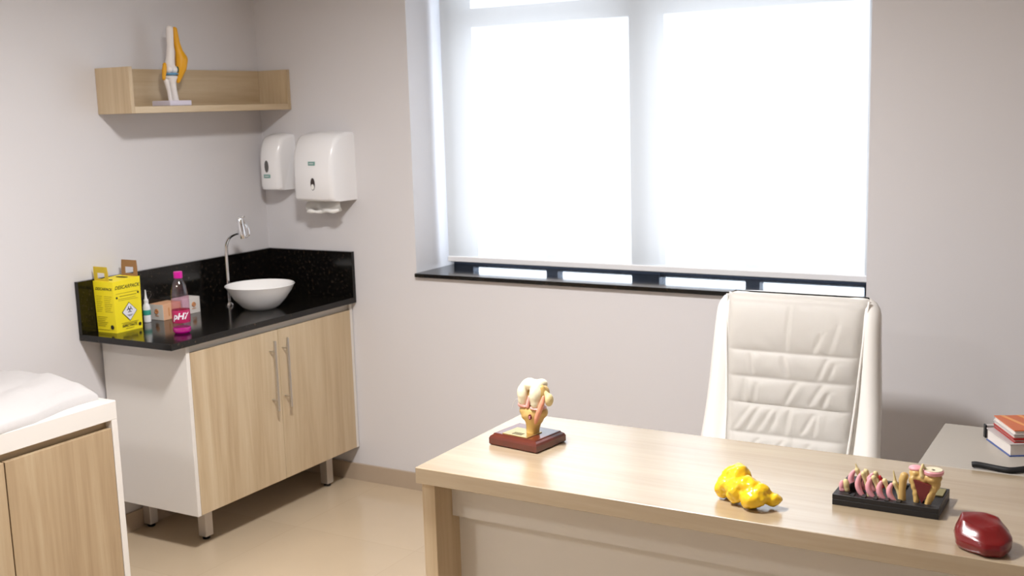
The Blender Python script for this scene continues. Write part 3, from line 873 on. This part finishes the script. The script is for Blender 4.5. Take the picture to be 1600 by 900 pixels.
link_mesh('tibia', blob_bm([('c', [lk(.020, .0, .033), lk(.021, 0, .052), lk(.023, 0, .072), lk(.025, 0, .090)], [.0190, .0200, .0250, .0310]),
    ('e', lk(.004, .0, .098), (.023, .026, .020)), ('e', lk(.046, .0, .098), (.023, .026, .020)), ('e', lk(.006, -.006, .088), (.017, .020, .020)), ('e', lk(.044, -.004, .084), (.015, .018, .022))], .003, 5, [(60, .0012)]), M['bone'], KB)
link_mesh('meniscus', blob_bm([('e', lk(.004, -.003, .1135), (.023, .025, .0065)), ('e', lk(.044, -.004, .1115), (.024, .026, .0065)), ('e', lk(-.002, -.018, .117), (.014, .010, .010))], .0027, 2), M['pink'], KB)
link_mesh('femur', blob_bm([('e', lk(.028, .012, .145), (.029, .030, .028)), ('e', lk(.054, .006, .150), (.016, .026, .026)), ('c', [lk(.056, -.002, .168), lk(.062, .0, .150)], [.011, .010])], .003, 3), M['bone'], KB)
def arch(xc, w_, zsc=1.0):
    pts = []; rr = []
    for k in range(9):
        a = R(-40+150*k/8)
        pts.append(lk(xc, -.028*math.cos(a)+.010, .146+.028*math.sin(a)*zsc)); rr.append(w_)
    return ('c', pts, rr)
link_mesh('cartilage_cap', blob_bm([arch(.002, .0150), arch(.043, .0162, 1.05), ('e', lk(.024, .000, .176), (.028, .026, .013)), ('e', lk(.022, -.012, .172), (.018, .012, .010)),
    ('e', lk(-.005, -.006, .150), (.014, .024, .026)), ('e', lk(.050, -.006, .152), (.014, .022, .026)), ('e', lk(.000, -.014, .130), (.015, .016, .019)), ('e', lk(.044, -.016, .128), (.015, .015, .019))], .0028, 4), M['cartilage'], KB)
link_mesh('notch_ligament', blob_bm([('c', [lk(.020, -.022, .116), lk(.025, -.018, .142)], [.0065, .0055])], .002, 2), M['pink'], KB)
link_mesh('side_ligament', blob_bm([('c', [lk(.066, -.008, .146), lk(.065, -.014, .128), lk(.059, -.020, .106), (lk(.052, -.022, .086)), lk(.045, -.020, .070)], [.005, .0080, .0085, .0075, .004])], .0022, 2), mat('salmon_ligament', srgb(216, 146, 118), .4), KB)
link_mesh('patella', blob_bm([('e', lk(.077, .004, .136), (.011, .015, .019)), ('c', [lk(.060, 0, .160), lk(.072, .002, .148)], [.008, .009])], .0027, 3), M['bone_pale'], KB)
b = new_bm(); oc = lk(.033, -.0305, .088)
ring = [(oc[0]+.0050*math.cos(2*math.pi*i/20), oc[1], oc[2]+.0078*math.sin(2*math.pi*i/20)) for i in range(20)]
loft(b, [ring, [(p[0], p[1]+.012, p[2]) for p in ring]])
hl = link_mesh('screw_hole', b, M['darkred'], KB)
b = new_bm(); tube(b, [(oc[0]+.001, oc[1]-.0012, oc[2]-.004), (oc[0]+.001, oc[1]-.0012, oc[2]+.003)], .0020, 8)
link_mesh('screw_head', b, M['disc_pink'], hl)
b = new_bm(); tube(b, spline([lk(-.010, -.01, .128), lk(-.030, -.008, .126), lk(-.044, -.005, .112), lk(-.052, -.002, .092)]), .0006, 6)
plab(link_mesh('suture_thread', b, M['abs'], KB), 'fine pale thread')

# ================================================================== yellow fat model
def yp(x, y, z): return (2.83+x, -1.52+y, .75+z)
b = blob_bm([('e', yp(-.030, .03, .050), (.034, .030, .034)), ('e', yp(-.046, .02, .032), (.030, .032, .030)), ('e', yp(-.018, .0, .030), (.034, .034, .028)),
    ('e', yp(.012, .0, .036), (.036, .032, .030)), ('e', yp(.028, -.022, .026), (.032, .026, .026)), ('e', yp(.042, -.008, .030), (.028, .030, .026)), ('e', yp(.070, .0, .020), (.020, .020, .017)),
    ('e', yp(-.030, .045, .066), (.018, .016, .015)), ('e', yp(-.058, .012, .024), (.021, .020, .022))], .003, 5, [(36, .0075), (80, .0032), (170, .0009)])
zmin = min(v.co.z for v in b.verts)
for v in b.verts:
    v.co.z += .7495-zmin
    v.co.z = max(v.co.z, .7503)
tag(link_mesh('fat_tissue_model', b, M['fat'], angle=80), 'glossy lumpy yellow body fat replica lying on the desk', 'anatomical model')

# ================================================================== red muscle model
b = new_bm()
base = [(-.062, .020), (-.050, -.030), (.010, -.062), (.046, -.052), (.060, -.010), (.045, .040), (-.010, .052)]
rings = []
for s, z, dx, dy in ((.84, .0, 0, 0), (.97, .008, 0, 0), (1.0, .022, 0, 0), (.97, .034, .001, .003), (.70, .054, -.006, .014), (.62, .057, -.008, .016)):
    rings.append([(3.359+dx+x*s, -1.558+dy+y*s, .7502+z+(.006*(y/.05)+.004*(-x/.05))*(z/.07)) for x, y in base])
loft(b, rings)
bmesh.ops.triangulate(b, faces=[f for f in b.faces if len(f.verts) > 4])
bmesh.ops.subdivide_edges(b, edges=list(b.edges), cuts=4, use_grid_fill=True)
bmesh.ops.smooth_vert(b, verts=list(b.verts), factor=.5, use_axis_x=True, use_axis_y=True, use_axis_z=True)
bmesh.ops.smooth_vert(b, verts=list(b.verts), factor=.5, use_axis_x=True, use_axis_y=True, use_axis_z=True)
b.normal_update()
for v in b.verts:
    v.co += v.normal*(.0025*noise.noise(v.co*38) + .0012*noise.noise(Vector((v.co.x*60+v.co.y*150, v.co.z*120, v.co.y*40))))
    v.co.z = max(v.co.z, .7502)
tag(link_mesh('muscle_tissue_model', b, M['muscle'], angle=80), 'glossy dark red muscle replica at the near edge of the desk', 'anatomical model')

# ================================================================== black tray with disc and joint models
TR = thing('cartilage_stages_model', 'black tray of pink and bone joint samples on the desk', 'anatomical model', (3.13, -1.355, .75))
TX0, TX1, TY0, TY1 = 3.013, 3.250, -1.434, -1.285
b = new_bm()
for q in ((TX0, TX1, TY0, TY1, .7503, .764), (TX0, TX1, TY0, TY0+.018, .764, .776), (TX0, TX0+.034, TY0+.018, TY1, .764, .776), (TX1-.088, TX1, TY0+.018, TY1, .764, .776), (TX0+.034, TX1-.088, TY1-.012, TY1, .764, .776)):
    box(b, *q, bev=.0008)
link_mesh('tray', b, M['tray'], TR)
b = new_bm()
for k in range(5):
    box(b, TX0+.040+k*.026, TX0+.050+k*.026, TY0+.0005, TY0+.018, .776, .7795, bev=.0006)
link_mesh('tray_ridge', b, M['tray'], TR)
def cres_bm(x, y, z, h, lean, w_=.0065):
    """pink crescent shell standing on edge, bowed to the left"""
    pts = []; rr = []
    for k in range(9):
        t = k/8
        pts.append((x - .009*math.sin(t*math.pi) + lean*(1-t), y - .002 + .004*t, z + h*t)); rr.append(.0035+w_*.62*math.sin(math.pi*(.12+.80*t)))
    return blob_bm([('c', pts, rr)], .0017, 2)
def wedge_bm(x, y, z, h, lean, spike=0.0):
    s = [('c', [(x+lean*.9, y, z), (x+lean*.5, y, z+h*.4), (x, y, z+h*.72), (x-.005, y, z+h)], [.0075, .0055, .0045, .0065])]
    if spike: s.append(('c', [(x-.002, y, z+h*.8), (x-.009, y, z+h+spike)], [.0050, .0016]))
    return blob_bm(s, .0017, 2)
samples = [  # x, y, base z, height, lean, spike, red
    (3.073, -1.402, .768, .056, .014, 0, 0), (3.097, -1.402, .768, .050, .014, 0, 0), (3.122, -1.402, .768, .046, .012, 0, 0), (3.145, -1.402, .768, .044, .012, .030, 0),
    (3.046, -1.345, .770, .042, .006, .016, 0), (3.067, -1.345, .770, .042, .006, .006, 0), (3.089, -1.345, .770, .040, .006, 0, 1)]
for x, y, z, h, ln, sp, red in samples:
    w_ = link_mesh('bone_wedge', wedge_bm(x+.008, y, z, h, ln, sp), M['bone_pale'], TR)
    link_mesh('cartilage_shell', cres_bm(x-.004, y-.004, z, h*.92, ln*.8), M['disc_pink'], w_)
    if red: link_mesh('torn_tissue', blob_bm([('c', [(x+.014, y-.004, z+h*.85), (x+.021, y-.004, z+h*.55), (x+.021, y-.004, z+h*.25)], [.004, .0045, .0035])], .0015, 1, [(300, .002)]), M['red_tissue'], w_)
w_ = link_mesh('bone_wedge', blob_bm([('e', (3.036, -1.400, .790), (.0085, .007, .016)), ('e', (3.038, -1.400, .780), (.008, .007, .008))], .0018, 2), M['bone_pale'], TR)
link_mesh('cartilage_shell', blob_bm([('e', (3.027, -1.402, .788), (.0065, .007, .014)), ('e', (3.029, -1.402, .779), (.008, .007, .006))], .0018, 2), M['disc_pink'], w_)
b = new_bm(); quad_slab(b, (3.043, -1.40, .770), Vector((.30, .95, 0)).normalized(), Vector((.12, -.03, 1)).normalized(), 0, .05, 0, .026, 0, .002)
plab(link_mesh('divider', b, M['tray'], TR, smooth=False), 'small tilted black divider')
# large joint: one thin leg, one split leg, cup on top
b = blob_bm([('c', [(3.166, -1.405, .772), (3.165, -1.405, .80), (3.166, -1.403, .824), (3.168, -1.400, .831)], [.0085, .0085, .0098, .0100])], .002, 2)
link_mesh('fibula', b, M['bone'], TR)
link_mesh('tibia', blob_bm([('c', [(3.198, -1.408, .772), (3.194, -1.404, .800), (3.188, -1.400, .826)], [.0070, .0075, .010]), ('c', [(3.221, -1.408, .772), (3.228, -1.404, .798), (3.234, -1.395, .822)], [.0080, .0095, .014]),
    ('e', (3.229, -1.392, .834), (.021, .021, .014)), ('e', (3.192, -1.388, .838), (.016, .016, .012)), ('e', (3.212, -1.392, .830), (.020, .016, .012)), ('c', [(3.208, -1.385, .785), (3.210, -1.385, .82)], [.008, .010])], .0025, 2, [(110, .002)]), M['bone'], TR)
b = new_bm()
loft(b, [[(3.190, y, .829), (3.229, y, .820), (3.224, y, .800), (3.209, y, .776), (3.199, y, .800)] for y in (-1.4115, -1.397)])
link_mesh('marrow_section', b, M['darkred'], TR, smooth=False)
b = new_bm(); lathe(b, [(.0205, 0), (.0225, .003), (.0225, .008), (.0205, .010)], (3.230, -1.392, .842), 28)
ri = link_mesh('cartilage_rim', b, M['disc_pink'], TR)
b = new_bm(); lathe(b, [(.0190, .0095), (.0195, .0112), (.012, .0108), (.004, .0100)], (3.230, -1.392, .842), 28)
plab(link_mesh('joint_cup', b, M['cartilage'], ri), 'cream top surface')
link_mesh('cartilage_rim', blob_bm([('e', (3.191, -1.386, .849), (.017, .015, .007))], .002, 2), M['disc_pink'], TR)
link_mesh('joint_spine', blob_bm([('c', [(3.208, -1.404, .838), (3.205, -1.404, .850), (3.208, -1.400, .864)], [.006, .0045, .003]), ('c', [(3.208, -1.396, .860), (3.216, -1.394, .848)], [.003, .003])], .0016, 1), M['bone_pale'], TR)
link_mesh('name_plate', box(new_bm(), 3.180, 3.245, -1.350, -1.300, .776, .7795, bev=.0005), M['olive_plate'], TR)

# ================================================================== books on the side desk
def book(label, corner, wd, dp, z, h, cover, ang, cm, bottom=None, hard=True):
    t = thing('book', label, 'book', (corner[0], corner[1], z), 'books on the white side desk')
    X, Y = corner; e = .003
    c0 = .0025
    link_mesh('page_block', box(new_bm(), X+e, X+wd-e, Y+e, Y+dp-e, z+c0, z+h-c0, bev=.001), M['pages'], t)
    link_mesh('front_cover', box(new_bm(), X, X+wd, Y, Y+dp, z+h-c0, z+h, bev=.0006), cm, t)
    link_mesh('back_cover', box(new_bm(), X, X+wd, Y, Y+dp, z, z+c0, bev=.0006), bottom or cm, t)
    link_mesh('spine', box(new_bm(), X+wd-.003, X+wd, Y, Y+dp, z+c0, z+h-c0), cm, t)
    t.rotation_euler = (0, 0, R(ang)); return t
z = .7502
k1 = book('thick pale book with blue back cover, bottom of the stack on the side desk', (3.335, -.887), .24, .155, z, .034, None, 29, M['grey_cover'], M['blue_cover'])
k2 = book('thin white book with dark red cover edge, second from the bottom of the stack', (3.343, -.872), .20, .145, z+.0345, .009, None, 27, M['red_cover'], M['red_cover'])
k3 = book('white book with bright red back cover, just under the orange book', (3.341, -.872), .20, .145, z+.044, .012, None, 27, M['grey_cover'], M['red_cover'])
k4 = book('book with orange cover on top of the stack on the side desk', (3.343, -.872), .20, .147, z+.0565, .012, None, 27, M['orange_cover'], M['pages'])
b = new_bm()
for k in range(3):
    a = .05+k*.045; zz = z+.0565+.012
    vs = [(3.343+a, -.871, zz), (3.343+a+.012, -.871, zz), (3.343+a-.035+.012, -.726, zz), (3.343+a-.035, -.726, zz)]
    loft(b, [vs, [(p[0], p[1], p[2]+.0004) for p in vs]])
link_mesh('cover_stripe', b, M['orange_stripe'], k4, smooth=False)
bd = thing('booklet', 'white booklet with black spine end leaning behind the book stack', 'booklet', (3.262, -.755, .75))
link_mesh('cover', box(new_bm(), 3.2665, 3.40, -.748, -.736, .7502, .786, bev=.001), M['grey_cover'], bd)
link_mesh('spine_strip', box(new_bm(), 3.262, 3.2665, -.749, -.735, .7502, .788, bev=.001), M['black'], bd)
bd.rotation_euler = (0, 0, R(27)); bd.location = (3.258, -.742, .75)

# black cable
b = new_bm()
cp = spline([(3.262, -1.018, .7585), (3.270, -1.018, .7600), (3.285, -1.018, .7595), (3.305, -1.02, .7585), (3.33, -1.025, .7580), (3.352, -1.026, .7580), (3.375, -1.010, .7585), (3.40, -.985, .7590), (3.45, -.95, .7580), (3.52, -.93, .7580)])
tube(b, cp, .0075, 12)
tag(link_mesh('cable', b, mat('matte_black_rubber', (.010, .010, .011), .6)), 'thick black cable lying on the white side desk', 'cable')
